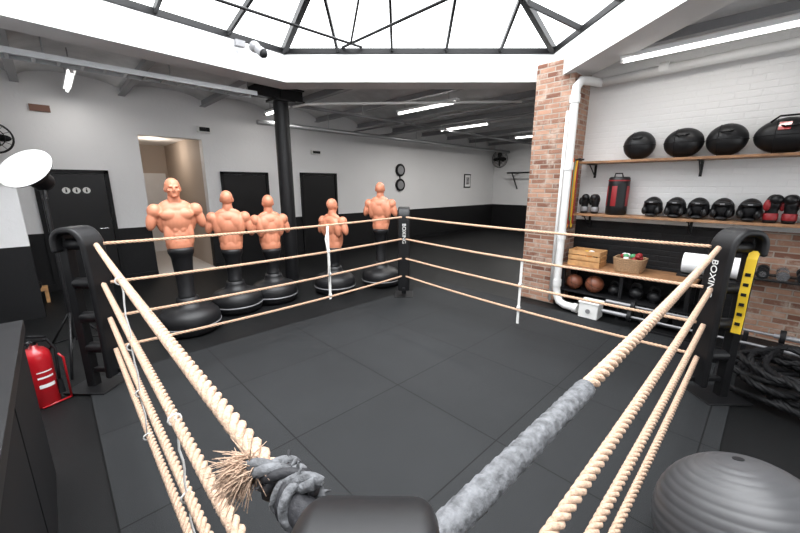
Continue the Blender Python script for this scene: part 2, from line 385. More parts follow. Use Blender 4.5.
def tube_light(x,ya,yb,z,e=45):
    t=B('fluorescent_light'); t.bb(x-0.045,x+0.045,ya,yb,z,z+0.045,'curb'); t.cyl((x,ya+.03,z-0.02),(x,yb-.03,z-0.02),0.018,'tube',seg=10)
    t.bb(x-.02,x+.02,ya,ya+.03,z-.04,z,'curb'); t.bb(x-.02,x+.02,yb-.03,yb,z-.04,z,'curb')
    top=zv(x)
    for y in (ya+.2,yb-.2): t.cyl((x,y,z+0.04),(x,y,top+0.01),0.006,'greyst',seg=6)
    o=t.done()
    l=bpy.data.lights.new('fluorescent_light_source','AREA'); l.shape='RECTANGLE'; l.size=0.035; l.size_y=yb-ya-.1; l.energy=e; l.color=(1,0.97,0.93)
    lo=bpy.data.objects.new('fluorescent_light_source',l); lo.location=(x,(ya+yb)/2,z-0.042); C.objects.link(lo); lo.parent=o
tube_light(5.05,-0.1,1.52,3.17,8); tube_light(0.47,6.6,7.95,3.2,10); tube_light(5.35,4.1,5.6,3.17,30); tube_light(7.9,5.1,6.6,3.2,65); tube_light(3.55,6.75,7.7,3.2,12); tube_light(10.8,4.5,6.0,3.2,75)  # the farthest tube is an added lamp for the bright far end

b=B('cable_tray')
for y in (5.68,5.92): b.bb(-1.35,2.5,y-.008,y+.008,3.06,3.12,'galv')
x=-1.3
while x<2.5: b.bb(x,x+.03,5.68,5.92,3.065,3.08,'galv'); x+=0.2
for x in (-1,0.2,1.4,2.4): b.cyl((x,5.8,3.07),(x,5.8,zv(x)+.01),0.008,'galv',seg=6)
b.tube([(-1.3,5.77,3.1),(2.5,5.8,3.1)],0.015,'blackm'); b.tube([(-1.3,5.83,3.1),(2.5,5.84,3.1)],0.012,'plaster')
b.done()
b=B('ceiling_conduits')
b.tube([(3.25,6.0,3.05),(3.4,5.75,3.08),(5.9,3.2,3.10)],0.022,'pipew'); b.tube([(3.3,6.3,3.15),(13.3,6.3,3.15)],0.03,'greyst'); b.tube([(3.3,7.6,3.0),(13.3,7.6,3.0)],0.05,'galv')
b.tube([(7,2.7,3.1),(7,8.2,3.1)],0.03,'greyst'); b.tube([(6.2,2.7,3.15),(6.2,8.2,3.15)],0.02,'greyst')
for x in (5,8,11):
    for y,z in ((6.3,3.15),(7.6,3.0)): b.cyl((x,y,z),(x,y,zv(x)+.01),0.008,'galv',seg=6)
b.done()

# ---------------------------------------------------------------- boxing ring
CO={'near':Vector((0.2,0.25,0)),'left':Vector((0.22,3.8,0)),'far':Vector((3.8,3.85,0)),'right':Vector((3.68,0.25,0))}
OUT={'near':Vector((-1,-1,0)),'left':Vector((-1,1,0)),'far':Vector((1,1,0)),'right':Vector((1,-1,0))}
RZ=[1.28,0.95,0.65,0.37]
ring=empty('boxing_ring',(2,2,0))
for kx,cpos in CO.items():
    d=OUT[kx].normalized(); ang=math.atan2(d.y,d.x)
    lift=0.040 if kx=='near' else 0.0
    cp=cpos-d*0.05 if kx=='near' else cpos
    X=Matrix.Translation(cp)@Matrix.Rotation(ang,4,'Z')
    p=B('corner_pad')
    prof=[(0.0,0.12),(-0.005,0.4),(-0.008,0.8),(-0.005,1.1),(0.0,1.22+lift)]
    for i in range(1,9):
        a=math.pi/2*i/8; prof.append((0.13-0.13*math.cos(a),1.24+lift+0.185*math.sin(a)))
    for i in range(1,9):
        a=math.pi/2*i/8; prof.append((0.17+0.12*math.sin(a),1.30+lift+0.125*math.cos(a)))
    prof.append((0.29,1.22))
    p.ribbon(prof,{'near':0.135,'far':0.18}.get(kx,0.21),0.05,'black',X)
    p.done(0.022,ring,bseg=5,smooth=True)
    p=B('corner_post')
    p.box((0.25,0,0.68),(0.07,0.075,1.36),'steelb',X); p.box((0.22,0,0.006),(0.36,0.3,0.012),'steelb',X); p.box((0.1,0,0.16),(0.28,0.04,0.04),'steelb',X)
    for z in RZ:
        p.lathe([(0,0),(0.035,0.0),(0.048,0.01),(0.048,0.19),(0.035,0.20),(0,0.20)],'black',seg=16,X=X@Matrix.Translation((0.035,0,z))@Matrix.Rotation(math.pi/2,4,'Y'))
        p.cyl(X@Vector((0.02,-.09,z)),X@Vector((0.02,.09,z)),0.014,'steelb',seg=10)
    p.done(0.008,ring)
    if kx in ('far','right'):
        tc=bpy.data.curves.new('lettering','FONT'); tc.body='BOXING'; tc.size=0.08; tc.extrude=0.001; tc.align_x='CENTER'; tc.align_y='CENTER'; tc.materials.append(M['strap'])
        to=bpy.data.objects.new('lettering',tc); C.objects.link(to)
        nrm=-d; upv=Vector((0,0,-1)); xx=upv; yy=nrm.cross(xx)
        Mx=Matrix(((xx.x,yy.x,nrm.x,0),(xx.y,yy.y,nrm.y,0),(xx.z,yy.z,nrm.z,0),(0,0,0,1)))
        pos=cpos-d*0.012+Vector((0,0,1.03)); to.matrix_world=Matrix.Translation(pos)@Mx
        to.parent=ring; to.matrix_parent_inverse=Matrix.Translation(ring.location).inverted()

def rope(a,b_,z,sag,rad=0.0185,pitch=0.105,k='hemp',per=9):
    a=Vector(a);b_=Vector(b_); d=b_-a; L=d.length; d.normalize(); side=Vector((-d.y,d.x,0)); 
    bl=B('rope'); n_=int(L/pitch*per)
    ph0=random.random()*6
    for s_ in range(3):
        pts=[]
        for i in range(n_+1):
            t=i/n_; ph=ph0+2*math.pi*(t*L/pitch)+s_*2*math.pi/3
            zz=z-sag*4*t*(1-t)
            c_=a+d*(t*L); pts.append(Vector((c_.x,c_.y,zz))+side*math.cos(ph)*rad*0.58+Vector((0,0,1))*math.sin(ph)*rad*0.58)
        bl.tube(pts,rad*0.50,k,seg=8)
    bl.done(0,ring)
def short(a,b_,m0=0.08):
    d=(b_-a).normalized(); return a+d*m0,b_-d*m0
for i,z in enumerate(RZ):
    for (s_,e_) in (('near','left'),('near','right'),('left','far'),('right','far')):
        a,bq=short(CO[s_],CO[e_],0.05); near=s_=='near'
        rope(a,bq,z,0.02+0.006*i,rad=0.0178 if near else 0.0135,k='hemp' if near else 'hempfar',pitch=0.11 if near else 0.10,per=12 if near else 8)

def taped(a,b_,z,r,k='tape',name='tape_wrap'):
    a=Vector(a);b_=Vector(b_);L=(b_-a).length; n_=int(L/0.004); pts=[];rs=[]
    for i in range(n_+1):
        t=i/n_; p=a.lerp(b_,t); saw=((t*L/0.03)%1.0)
        pts.append(Vector((p.x,p.y,z(p) if callable(z) else z))); rs.append(r*(0.94+0.10*saw+0.04*random.random()))
    bl=B(name); bl.tube(pts,rs,k,seg=20,smooth=True); bl.done(0,ring)
def ztop_right(p):   # centreline of the sagging top rope on the right-hand near side
    t=max(0,(p.x-0.25)/(3.63-0.25)); return 1.28-0.02*4*t*(1-t)
taped((0.255,0.25,0),(0.87,0.25,0),ztop_right,0.0222)
taped((0.2,0.31,0),(0.2,0.46,0),1.277,0.0225,'dtape')
kn=B('frayed_rope_knot')
for j in range(5):
    c0=Vector((0.205,0.425+0.02*j,1.28)); pts=[]
    for i in range(18):
        t=2*math.pi*i/18; pts.append(c0+Vector((math.cos(t)*0.030,0.012*math.sin(t+j),math.sin(t)*0.028)))
    kn.tube(pts,0.0085,'tape' if j%2==0 else 'dtape',seg=8,closed=True)
for s_ in range(3):
    pts=[]
    for i in range(30):
        t=i/29; ph=t*9+s_*2.09; c_=Vector((0.225,0.415,1.305)).lerp(Vector((0.165,0.52,1.31)),t)
        pts.append(c_+Vector((math.cos(ph)*.008,0,math.sin(ph)*.008)))
    kn.tube(pts,0.0095,'tape' if s_<2 else 'dtape',seg=7)
for i in range(480):
    p0=Vector((0.166,0.518,1.31))+Vector((random.gauss(0,.007),random.gauss(0,.007),random.gauss(0,.007)))
    dr=Vector((-0.65+random.gauss(0,.33),0.25+random.gauss(0,.38),-0.25+random.gauss(0,.42))).normalized()*random.uniform(.025,.062)
    kn.tube([p0,p0+dr*0.5+Vector((0,0,random.gauss(0,.003))),p0+dr+Vector((0,0,-0.014*random.random()))],[0.0012,0.0010,0.0005],'hemp',seg=4)
for i in range(30):
    p0=Vector((0.21+random.gauss(0,.012),0.42+random.random()*.08,1.285+random.gauss(0,.01)))
    dr=Vector((0.4+random.gauss(0,.4),random.gauss(0,.4),0.2+random.gauss(0,.5))).normalized()*random.uniform(.02,.036)
    kn.tube([p0,p0+dr*.6,p0+dr],[0.004,0.0035,0.002],'tape' if i%3 else 'dtape',seg=4)
kn.done(0,ring)

def strap(x,y,z0,z1,wd,axis,name='rope_spacer_strap'):
    s_=B(name)
    dx,dy=(wd,0.012) if axis=='x' else (0.012,wd)
    s_.box((x,y,(z0+z1)/2),(dx,dy,z1-z0),'strap')
    for z in RZ:
        if z0<z<z1+0.01:
            s_.cyl((x-(0.015 if axis=='x' else 0),y-(0.015 if axis=='y' else 0),z-0.012),(x+(0.015 if axis=='x' else 0),y+(0.015 if axis=='y' else 0),z-0.012),0.02,'strap',seg=14)
    s_.done(0.003,ring)
strap(2.44,3.828,0.3,1.27,0.035,'x'); strap(3.745,1.89,0.16,0.93,0.03,'y')
t=B('rope_spacer_cord')
for yy,zs in ((2.3,(1.27,0.9,0.62,0.34)),(1.35,(0.95,0.62,0.34))):
    t.tube([(0.203+0.004*math.sin(i*1.7),yy+0.004*math.cos(i*2.3),zs[0]+(zs[-1]-zs[0])*i/14) for i in range(15)],0.004,'strap')
    for z in zs: t.tube([(0.2+0.02*math.cos(a),yy,z-0.005+0.02*math.sin(a)) for a in [i*0.628 for i in range(10)]],0.004,'strap',closed=True,seg=6)
t.done(0,ring)
t=B('strap_tail'); t.tube([(2.44,3.81,1.25),(2.38,3.79,1.1),(2.43,3.79,0.8),(2.41,3.79,0.55)],0.008,'strap'); t.done(0,ring)
t=B('yellow_belt')
Xy=Matrix.Translation((3.76,0.06,0))@Matrix.Rotation(math.radians(-10),4,'Z')
t.ribbon([(0,0.60),(0.012,0.75),(-0.008,0.92),(0.0,1.08),(0.01,1.2),(0.05,1.26)],0.06,0.006,'yellow',Xy)
for z in (0.68,0.76,0.84,0.92,1.0,1.08): t.box((-0.0075,0,z),(0.004,0.032,0.025),'blackm',Xy)
t.done(0,ring)

# ---------------------------------------------------------------- torso dummies
def build_torso():
    t=B('t')
    E=lambda c,r,R=None: t.ell(c,r,'skin',R=R,seg=24,rings=16)
    E((0,0,0.09),(0.145,0.105,0.15)); E((0,0,0.2),(0.145,0.10,0.16)); E((0,0,0.37),(0.175,0.12,0.17)); E((0,0.01,0.48),(0.18,0.10,0.10))
    for s_ in (-1,1):
        E((s_*0.082,-0.070,0.43),(0.088,0.050,0.066))
        for z in (0.13,0.195,0.26,0.315): E((s_*0.034,-0.080,z),(0.033,0.024,0.031))
        E((s_*0.11,-0.045,0.2),(0.045,0.05,0.15)); E((s_*0.14,0.03,0.37),(0.065,0.075,0.15)); E((s_*0.07,0.02,0.555),(0.10,0.05,0.045),Matrix.Rotation(s_*0.35,4,'Y'))
        E((s_*0.205,0.0,0.475),(0.075,0.078,0.085)); E((s_*0.245,0.0,0.375),(0.055,0.06,0.12),Matrix.Rotation(-s_*0.25,4,'Y'))
        E((s_*0.08,0.075,0.42),(0.08,0.04,0.10)); E((s_*0.05,0.065,0.2),(0.045,0.035,0.17))
        E((s_*0.035,-0.005,0.60),(0.03,0.045,0.09))
        E((s_*0.030,-0.088,0.750),(0.026,0.014,0.009)); E((s_*0.042,-0.072,0.705),(0.024,0.022,0.02)); E((s_*0.079,0.004,0.715),(0.010,0.02,0.032)); E((s_*0.011,-0.106,0.698),(0.009,0.01,0.008))
    E((0,0.01,0.61),(0.060,0.06,0.1)); E((0,0.005,0.745),(0.080,0.098,0.10)); E((0,-0.03,0.69),(0.064,0.068,0.07)); E((0,-0.083,0.645),(0.028,0.022,0.02))
    E((0,-0.103,0.712),(0.012,0.018,0.03)); E((0,-0.094,0.678),(0.024,0.011,0.006)); E((0,-0.09,0.666),(0.02,0.012,0.006))
    o=t.done(); md=o.modifiers.new('r','REMESH'); md.mode='VOXEL'; md.voxel_size=0.0075; md.use_smooth_shade=True
    ms=o.modifiers.new('s','SMOOTH'); ms.iterations=7; ms.factor=0.5
    dg=bpy.context.evaluated_depsgraph_get(); me=bpy.data.meshes.new_from_object(o.evaluated_get(dg)); 
    for v in me.vertices:
        for ex in (-0.031,0.031):
            dd=Vector((v.co.x-ex,(v.co.z-0.728)*1.5)).length
            if v.co.y<-0.05 and dd<0.018: v.co.y+=0.010*(1-dd/0.018)
        if v.co.z<0: v.co.z=0
    bpy.data.objects.remove(o)
    for p in me.polygons: p.use_smooth=True
    if not me.materials: me.materials.append(M['skin'])
    return me
TM=build_torso(); TM.name='torso_mesh'
def dummy(x,y,top,face,sc=1.0):
    e=empty('boxing_torso_dummy',(x,y,-0.012)); 
    zb=top-0.845*sc
    o=bpy.data.objects.new('torso',TM); C.objects.link(o); o.location=(x,y,zb); o.rotation_euler=(0,0,face+math.pi/2); o.scale=(sc,sc,sc)
    o.parent=e; o.matrix_parent_inverse=Matrix.Translation(e.location).inverted()
    s_=B('stand'); X=Matrix.Translation((x,y,-0.012))
    s_.lathe([(0.0,0.0),(0.29,0.0),(0.33,0.025),(0.345,0.08),(0.345,0.17),(0.33,0.23),(0.29,0.275),(0.21,0.31),(0.15,0.33),(0.125,0.39),(0.12,0.43),(0.0,0.43)],'black',seg=40,X=X)
    s_.lathe([(0.346,0.10),(0.351,0.105),(0.351,0.115),(0.346,0.12)],'greyst',seg=40,X=X)
    h=zb+0.012
    pr=[(0.095,0.40),(0.095,0.46),(0.088,0.47),(0.10,h*0.75),(0.112,h-0.08),(0.118,h-0.06),(0.135,h-0.02),(0.14,h+0.02),(0.13,h+0.045),(0.0,h+0.05)]
    s_.lathe([(0,0.38)]+pr,'black',seg=28,X=X)
    s_.done(0,e)
def toward(x,y,extra=0): return math.atan2(-y,-x)+math.radians(extra)
for x,y,top,ex in ((1.04,4.83,1.83,8),(1.742,5.2,1.68,175),(2.336,5.25,1.61,195),(3.30,5.01,1.54,140),(4.13,4.77,1.80,165)):
    dummy(x,y,top,toward(x,y,ex))

# ---------------------------------------------------------------- left side objects
b=B('reception_counter'); b.bb(-1.0,-0.23,0.6,2.86,-0.012,0.94,'blackm'); b.bb(-1.02,-0.21,0.58,2.88,0.94,1.0,'black')
for y in (1.2,2.0): b.bb(-0.232,-0.226,y-.002,y+.002,0.05,0.93,'steelb')
b.done(0.006)
fx,fy=-0.27,3.93; X=Matrix.Translation((fx,fy,-0.012))
b=B('fire_extinguisher'); b.lathe([(0,0),(0.085,0),(0.092,0.01),(0.092,0.40),(0.085,0.45),(0.06,0.485),(0.03,0.50),(0.028,0.52),(0,0.52)],'red',seg=32,X=X)
import math as _m
def arc(bl,x,y,r,z0,z1,a0,a1,k,n_=12):
    vs=[];
    for i in range(n_+1):
        a=a0+(a1-a0)*i/n_; vs+= [(x+r*_m.cos(a),y+r*_m.sin(a),z0),(x+r*_m.cos(a),y+r*_m.sin(a),z1)]
    bl.add(vs,[(2*i,2*i+2,2*i+3,2*i+1) for i in range(n_)],k,True)
arc(b,fx,fy,0.0935,0.16,0.19,-1.7,-0.6,'paper'); arc(b,fx,fy,0.0935,0.24,0.255,-1.7,-0.6,'paper'); arc(b,fx,fy,0.0935,0.29,0.30,-1.7,-0.6,'paper')
b.cyl((fx,fy,0.50),(fx,fy,0.55),0.022,'blackm'); b.box((fx+0.03,fy-0.03,0.575),(0.13,0.022,0.018),'blackm',rz=-0.7); b.box((fx+0.03,fy-0.03,0.545),(0.11,0.022,0.014),'blackm',rz=-0.7)
b.cyl((fx,fy,0.53),(fx-0.03,fy-0.04,0.53),0.018,'chrome')
b.tube([(fx,fy,0.54),(fx+0.08,fy+0.01,0.53),(fx+0.12,fy,0.44),(fx+0.11,fy-.02,0.28),(fx+0.105,fy-.02,0.16)],0.011,'blackm',seg=10); b.cyl((fx+0.105,fy-.02,0.18),(fx+0.105,fy-.02,0.06),0.016,'blackm',r1=0.024)
b.tube([(fx+0.155,fy-0.03,-0.005),(fx+0.155,fy-0.03,0.36),(fx+0.13,fy-0.02,0.40)],0.008,'red'); b.tube([(fx+0.155,fy-0.03,0.0),(fx-0.02,fy-0.105,0.0)],0.008,'red')
b.done()
lx,ly=-0.02,4.62
dn=Vector((-0.50,-0.62,0.62)).normalized(); cN=Vector((-0.10,ly-.05,1.885)); q=dn.to_track_quat('Z','Y').to_matrix().to_4x4()
hb=cN-dn*0.17
b=B('studio_lamp_stand'); b.cyl((lx,ly,0.7),(lx,ly,1.66),0.014,'steelb'); b.cyl((lx,ly,0.25),(lx,ly,1.05),0.019,'steelb')
for a in (0.3,2.4,4.5): b.tube([(lx,ly,0.55),(lx+0.38*math.cos(a),ly+0.38*math.sin(a),0.0)],0.011,'steelb'); b.tube([(lx,ly,0.28),(lx+0.24*math.cos(a),ly+0.24*math.sin(a),0.2)],0.008,'steelb')
X=Matrix.Translation(cN)@q
b.lathe([(0,-0.22),(0.07,-0.22),(0.085,-0.19),(0.09,-0.12),(0.14,-0.06),(0.205,0.0),(0.21,0.012),(0.20,0.012)],'black',seg=36,X=X)
b.lathe([(0.208,0.012),(0.18,0.03),(0.1,0.05),(0.0,0.055)],'diff',seg=36,X=X)
b.cyl((lx,ly,1.62),hb,0.02,'steelb'); b.done()
b=B('wooden_step_stool'); b.bb(-0.55,-0.22,7.5,7.8,0.18,0.21,'crate')
for x in (-0.53,-0.38,-0.24): b.bb(x-.02,x+.02,7.52,7.78,-0.012,0.18,'crate')
b.done(0.004)
for x in (-0.48,-0.32):
    b=B('dumbbell'); b.cyl((x,7.55,0.255),(x,7.62,0.255),0.045,'blackm'); b.cyl((x,7.70,0.255),(x,7.77,0.255),0.045,'blackm'); b.cyl((x,7.6,0.255),(x,7.72,0.255),0.014,'chrome'); b.done(0.003)
def fan(name,c,nrm,r):
    f=B(name); nrm=Vector(nrm).normalized(); X=Matrix.Translation(c)@nrm.to_track_quat('Z','Y').to_matrix().to_4x4()
    for rr,zz in ((r,0),(r*0.95,0.05),(r*0.95,-0.05),(r*0.6,0.07),(r*0.3,0.08)):
        f.tube([X@Vector((rr*math.cos(2*math.pi*i/28),rr*math.sin(2*math.pi*i/28),zz)) for i in range(28)],0.007,'steelb',seg=6,closed=True)
    for i in range(14):
        a=2*math.pi*i/14; cs,sn=math.cos(a),math.sin(a)
        f.tube([X@Vector((0.04*cs,0.04*sn,0.08)),X@Vector((r*.7*cs,r*.7*sn,0.065)),X@Vector((r*cs,r*sn,0))],0.004,'steelb',seg=5)
    for i in range(4):
        Y=X@Matrix.Rotation(i*math.pi/2,4,'Z')@Matrix.Translation((r*0.48,0,0))@Matrix.Rotation(0.5,4,'X'); f.ell((0,0,0),(r*0.42,r*0.25,0.008),'steelb',X=Y,seg=14,rings=8)
    f.cyl(X@Vector((0,0,0.06)),X@Vector((0,0,-0.14)),0.06,'steelb'); f.cyl(X@Vector((0,0,-0.12)),X@Vector((0,-0.0,-0.24)),0.025,'steelb'); f.box((0,0,-0.25),(0.12,0.16,0.02),'steelb',X=X); f.done()
fan('wall_fan',(-0.45,8.04,2.42),(0,-1,0),0.22); fan('wall_fan',(13.13,7.9,2.75),(-1,0,0),0.33)
b=B('vent_grille'); b.bb(0.0,0.24,8.27,8.298,2.88,2.98,'rug')
for i in range(4): b.bb(0.01,0.23,8.262,8.272,2.89+i*.022,2.898+i*.022,'rug')
b.done()
b=B('emergency_light'); b.bb(2.35,2.6,8.22,8.298,2.78,2.9,'strap'); b.bb(2.38,2.57,8.205,8.22,2.8,2.88,'blackm'); b.done(0.01)
b=B('emergency_light'); b.bb(4.9,5.15,8.22,8.298,2.5,2.6,'strap'); b.bb(4.92,5.13,8.21,8.22,2.52,2.58,'blackm'); b.done(0.01)
b=B('picture_frame'); b.bb(11.35,11.75,8.27,8.298,1.65,2.15,'blackm'); b.bb(11.39,11.71,8.26,8.275,1.69,2.11,'paper'); b.bb(11.45,11.65,8.255,8.262,1.77,2.03,'picture'); b.done(0.004)
b=B('wall_clock'); 
for z in (2.2,1.75): b.lathe([(0,-0.02),(0.19,-0.02),(0.19,0.02),(0.16,0.03),(0.15,0.02),(0,0.02)],'blackm' ,X=Matrix.Translation((8.0,8.27,z))@Matrix.Rotation(math.pi/2,4,'X')); b.lathe([(0.13,0.024),(0,0.024)],'greyst',X=Matrix.Translation((8.0,8.27,z))@Matrix.Rotation(math.pi/2,4,'X'))
b.bb(7.98,8.02,8.28,8.298,1.7,2.25,'blackm'); b.done()
b=B('pull_up_bar'); b.tube([(13.39,6.1,2.2),(12.9,6.1,2.2)],0.03,'steelb'); b.tube([(13.39,7.2,2.2),(12.9,7.2,2.2)],0.03,'steelb'); b.tube([(12.9,5.9,2.2),(12.9,7.4,2.2)],0.03,'steelb'); b.tube([(13.38,6.1,1.6),(12.9,6.1,2.2)],0.025,'steelb'); b.tube([(13.38,7.2,1.6),(12.9,7.2,2.2)],0.025,'steelb'); b.done()
b=B('spotlight'); b.cyl((2.2,5.13,3.5),(2.2,5.0,3.48),0.03,'strap'); b.ell((2.2,4.95,3.47),(0.07,0.07,0.07),'greyst'); b.cyl((2.2,4.95,3.47),(2.25,4.83,3.38),0.05,'greyst',r1=0.06); b.ell((2.25,4.825,3.375),(0.05,0.05,0.05),'blackm'); b.box((2.05,5.06,3.5),(0.12,0.08,0.07),'greyst'); b.done()

# ---------------------------------------------------------------- right wall shelves
SX0,SX1=5.45,5.797
for nm,z in (('wall_shelf',2.07),('wall_shelf',1.35)):
    b=B(nm); b.bb(SX0,SX1,-1.6,2.02,z-0.03,z,'wood')
    for y in (1.9,0.7,-0.5,-1.5): b.bb(SX1-0.02,SX1,y-.015,y+.015,z-0.22,z-0.03,'steelb'); b.bb(SX0+.03,SX1,y-.015,y+.015,z-0.045,z-0.03,'steelb'); b.tube([(SX1-.01,y,z-0.2),(SX0+.08,y,z-0.04)],0.008,'steelb')
    b.done(0.003)
def medball(y,z,r,sq=(1,1,1),red=False,name='medicine_ball'):
    o=B(name); c=Vector((5.61,y,z+r*sq[2]+0.001)); o.ell(c,(r*sq[0],r*sq[1],r*sq[2]),'black',seg=32,rings=20)
    for ax in range(3):
        pts=[]
        for i in range(36):
            t=2*math.pi*i/36; cs,sn=math.cos(t),math.sin(t)
            v=[(0.35,cs*.937,sn*.937),(cs*.937,0.35,sn*.937),(cs,sn,0)][ax]
            pts.append(c+Vector((v[0]*r*sq[0],v[1]*r*sq[1],v[2]*r*sq[2]))*0.999)
        o.tube(pts,0.005,'blackm',seg=6,closed=True)
    o.tube([c+Vector((-r*sq[0]*0.8,-.06,r*sq[2]*0.5)),c+Vector((-r*sq[0]*1.02,-.03,r*sq[2]*0.42)),c+Vector((-r*sq[0]*1.02,.03,r*sq[2]*0.42)),c+Vector((-r*sq[0]*0.8,.06,r*sq[2]*0.5))],0.009,'blackm')
    if red:
        nn=Vector((-0.88,0.12,0.46)).normalized(); q=nn.to_track_quat('Z','Y').to_matrix().to_4x4()
        o.box((0,0,0),(0.09,0.085,0.012),'red',X=Matrix.Translation(c+Vector((nn.x*r*sq[0],nn.y*r*sq[1],nn.z*r*sq[2]))*0.99)@q)
        o.tube([c+Vector((-r*sq[0]*.5,-.14,r*sq[2]*.75)),c+Vector((-r*.75,-.08,r*sq[2]*1.0)),c+Vector((-r*.75,.08,r*sq[2]*1.0)),c+Vector((-r*sq[0]*.5,.14,r*sq[2]*.75))],0.01,'blackm')
    o.done()
medball(1.35,2.07,0.175); medball(0.89,2.07,0.175,(1,1.12,0.98)); medball(0.50,2.07,0.175,(1,1.05,1.0)); medball(0.03,2.07,0.19,(0.9,1.35,0.95),True,'gym_duffel_bag'); medball(-0.6,2.07,0.17)

def headguard(y,redm=False):
    o=B('boxing_headguard'); c=Vector((5.61,y,1.351+0.125)); k='black'
    keep=lambda p: not (p.x<-0.05 and -0.085<p.z<0.035 and abs(p.y)<0.062) and p.z>-0.115
    o.ell(c,(0.125,0.105,0.13),k,seg=28,rings=20,keep=keep)
    o.ell(c+Vector((0.01,0,0)),(0.108,0.09,0.11),'blackm')
    o.ell(c+Vector((-0.095,0,0.06)),(0.04,0.085,0.03),'redv' if redm else k)
    for s_ in (-1,1):
        o.ell(c+Vector((-0.085,s_*0.07,-0.045)),(0.035,0.032,0.05),k); o.ell(c+Vector((0,s_*0.09,-0.03)),(0.045,0.022,0.05),k)
    o.ell(c+Vector((-0.08,0,-0.1)),(0.04,0.06,0.022),k); o.box(c+Vector((-0.134,0,0.062)),(0.008,0.04,0.012),'greyst')
    o.done()
for i,y in enumerate((1.10,0.86,0.64,0.42,0.19,-0.6)): headguard(y)
def glove(y,z,k,rz=0,x=5.6,k2='greyst',sc=1.0):
    o=B('boxing_glove'); X=Matrix.Translation((x,y,z))@Matrix.Rotation(rz,4,'Z')@Matrix.Scale(sc,4)
    o.ell((0,0,0.19),(0.065,0.055,0.085),k,X=X); o.ell((-0.035,0,0.225),(0.055,0.052,0.05),k,X=X); o.ell((-0.02,0.055,0.17),(0.03,0.026,0.055),k2 if k2!='greyst' else k,X=X)
    o.lathe([(0,0.0),(0.045,0.0),(0.05,0.02),(0.046,0.12),(0.055,0.15)],k,X=X); o.lathe([(0.052,0.03),(0.054,0.035),(0.054,0.09),(0.05,0.095)],k2,X=X); o.done()
glove(1.93,1.351,'black',0.4); glove(1.79,1.351,'black',-0.3)
glove(0.02,1.351,'black',0.5,5.55,'redv',1.1); glove(-0.12,1.351,'black',-0.4,5.56,'redv',1.1); glove(-0.26,1.351,'black',0.2,5.56,'redv',1.1)
b=B('cylindrical_punch_bag'); X=Matrix.Translation((5.6,1.52,1.351))
b.lathe([(0,0),(0.11,0),(0.125,0.015),(0.128,0.12)],'black',X=X); b.lathe([(0.128,0.12),(0.13,0.125),(0.13,0.38),(0.128,0.385)],'redv',X=X); b.lathe([(0.128,0.385),(0.125,0.49),(0.11,0.505),(0,0.505)],'black',X=X)
arc(b,5.6,1.52,0.134,1.46,1.76,3.3,4.2,'black'); arc(b,5.6,1.52,0.134,1.46,1.76,2.4,2.8,'black'); arc(b,5.6,1.52,0.132,1.80,1.815,2,4.7,'redv')
b.tube([(5.6-.05,1.47,1.855),(5.6-.06,1.48,1.90),(5.54,1.56,1.90),(5.55,1.57,1.855)],0.009,'blackm')
b.done()
b=B('resistance_bands'); ks=['yellow','orange','redv','green','orange','yellow','redv']
b.cyl((5.47,2.09,2.08),(5.47,1.96,2.1),0.012,'steelb'); b.cyl((5.36,2.1,2.08),(5.36,1.96,2.1),0.012,'steelb')
for i,k in enumerate(ks):
    x0=5.28+0.026*i; L=0.78+0.05*((i*3)%4); y_=2.05-0.004*i
    b.tube([(x0,y_,2.09),(x0-0.012,y_,2.09-L*.5),(x0,y_,2.09-L),(x0+0.02,y_,2.09-L-0.015),(x0+0.036,y_,2.09-L),(x0+0.03,y_,2.09-L*.5),(x0+0.02,y_,2.09),(x0+.01,y_,2.105)],0.008,k,seg=8,closed=True)
b.cyl((5.26,2.06,2.09),(5.5,2.04,2.09),0.01,'steelb')
b.done()

b=B('storage_rack')
for y in (2.0,1.25,0.55):
    for x in (5.28,5.74): b.bb(x-.02,x+.02,y-.02,y+.02,-0.012,0.6,'steelb')
b.bb(5.22,5.765,0.5,2.03,0.59,0.63,'wood'); b.bb(5.24,5.765,0.5,2.03,0.24,0.26,'blackm'); b.bb(5.24,5.765,0.5,2.03,0.03,0.05,'blackm'); b.done(0.003)
b=B('wooden_crate'); x0,x1,ya,yb,z0=5.26,5.56,1.54,1.96,0.631
b.bb(x0,x1,ya,yb,z0,z0+.012,'crate')
for i in range(3):
    z=z0+0.012+i*0.075; b.bb(x0,x0+.014,ya,yb,z,z+.06,'crate'); b.bb(x1-.014,x1,ya,yb,z,z+.06,'crate'); b.bb(x0,x1,ya,ya+.014,z,z+.06,'crate'); b.bb(x0,x1,yb-.014,yb,z,z+.06,'crate')
for x in (x0+.02,x1-.02):
    for y in (ya+.02,yb-.02): b.box((x,y,z0+.11),(.025,.025,.21),'crate')
b.done(0.002)
b=B('hand_wraps')
for i in range(12): b.ell((5.33+random.random()*.16,1.62+random.random()*.26,0.72+random.random()*.1),(.035,.04,.03),['yellow','blackm','orange','strap'][i%4],seg=10,rings=8)
b.done()
b=B('wicker_basket')
for j in range(12):
    z=0.637+j*0.015; hx,hy=0.13+j*.002,0.15+j*.002
    pts=[]
    for i in range(40):
        t=2*math.pi*i/40; cx=math.copysign(abs(math.cos(t))**0.4,math.cos(t))*hx; cy=math.copysign(abs(math.sin(t))**0.4,math.sin(t))*hy
        wv=0.005*(1 if (i+j)%2 else -1); pts.append((5.42+cx*(1+wv*4),1.22+cy*(1+wv*4),z+.006))
    b.tube(pts,0.009,'wicker',seg=6,closed=True)
b.bb(5.3,5.54,1.08,1.36,0.631,0.645,'wicker'); b.done()
b=B('hand_wraps')
for i in range(12): b.ell((5.34+random.random()*.16,1.12+random.random()*.2,0.80+random.random()*.05),(.035,.035,.03),['redv','green','strap','redv'][i%4],seg=10,rings=8)
b.done()
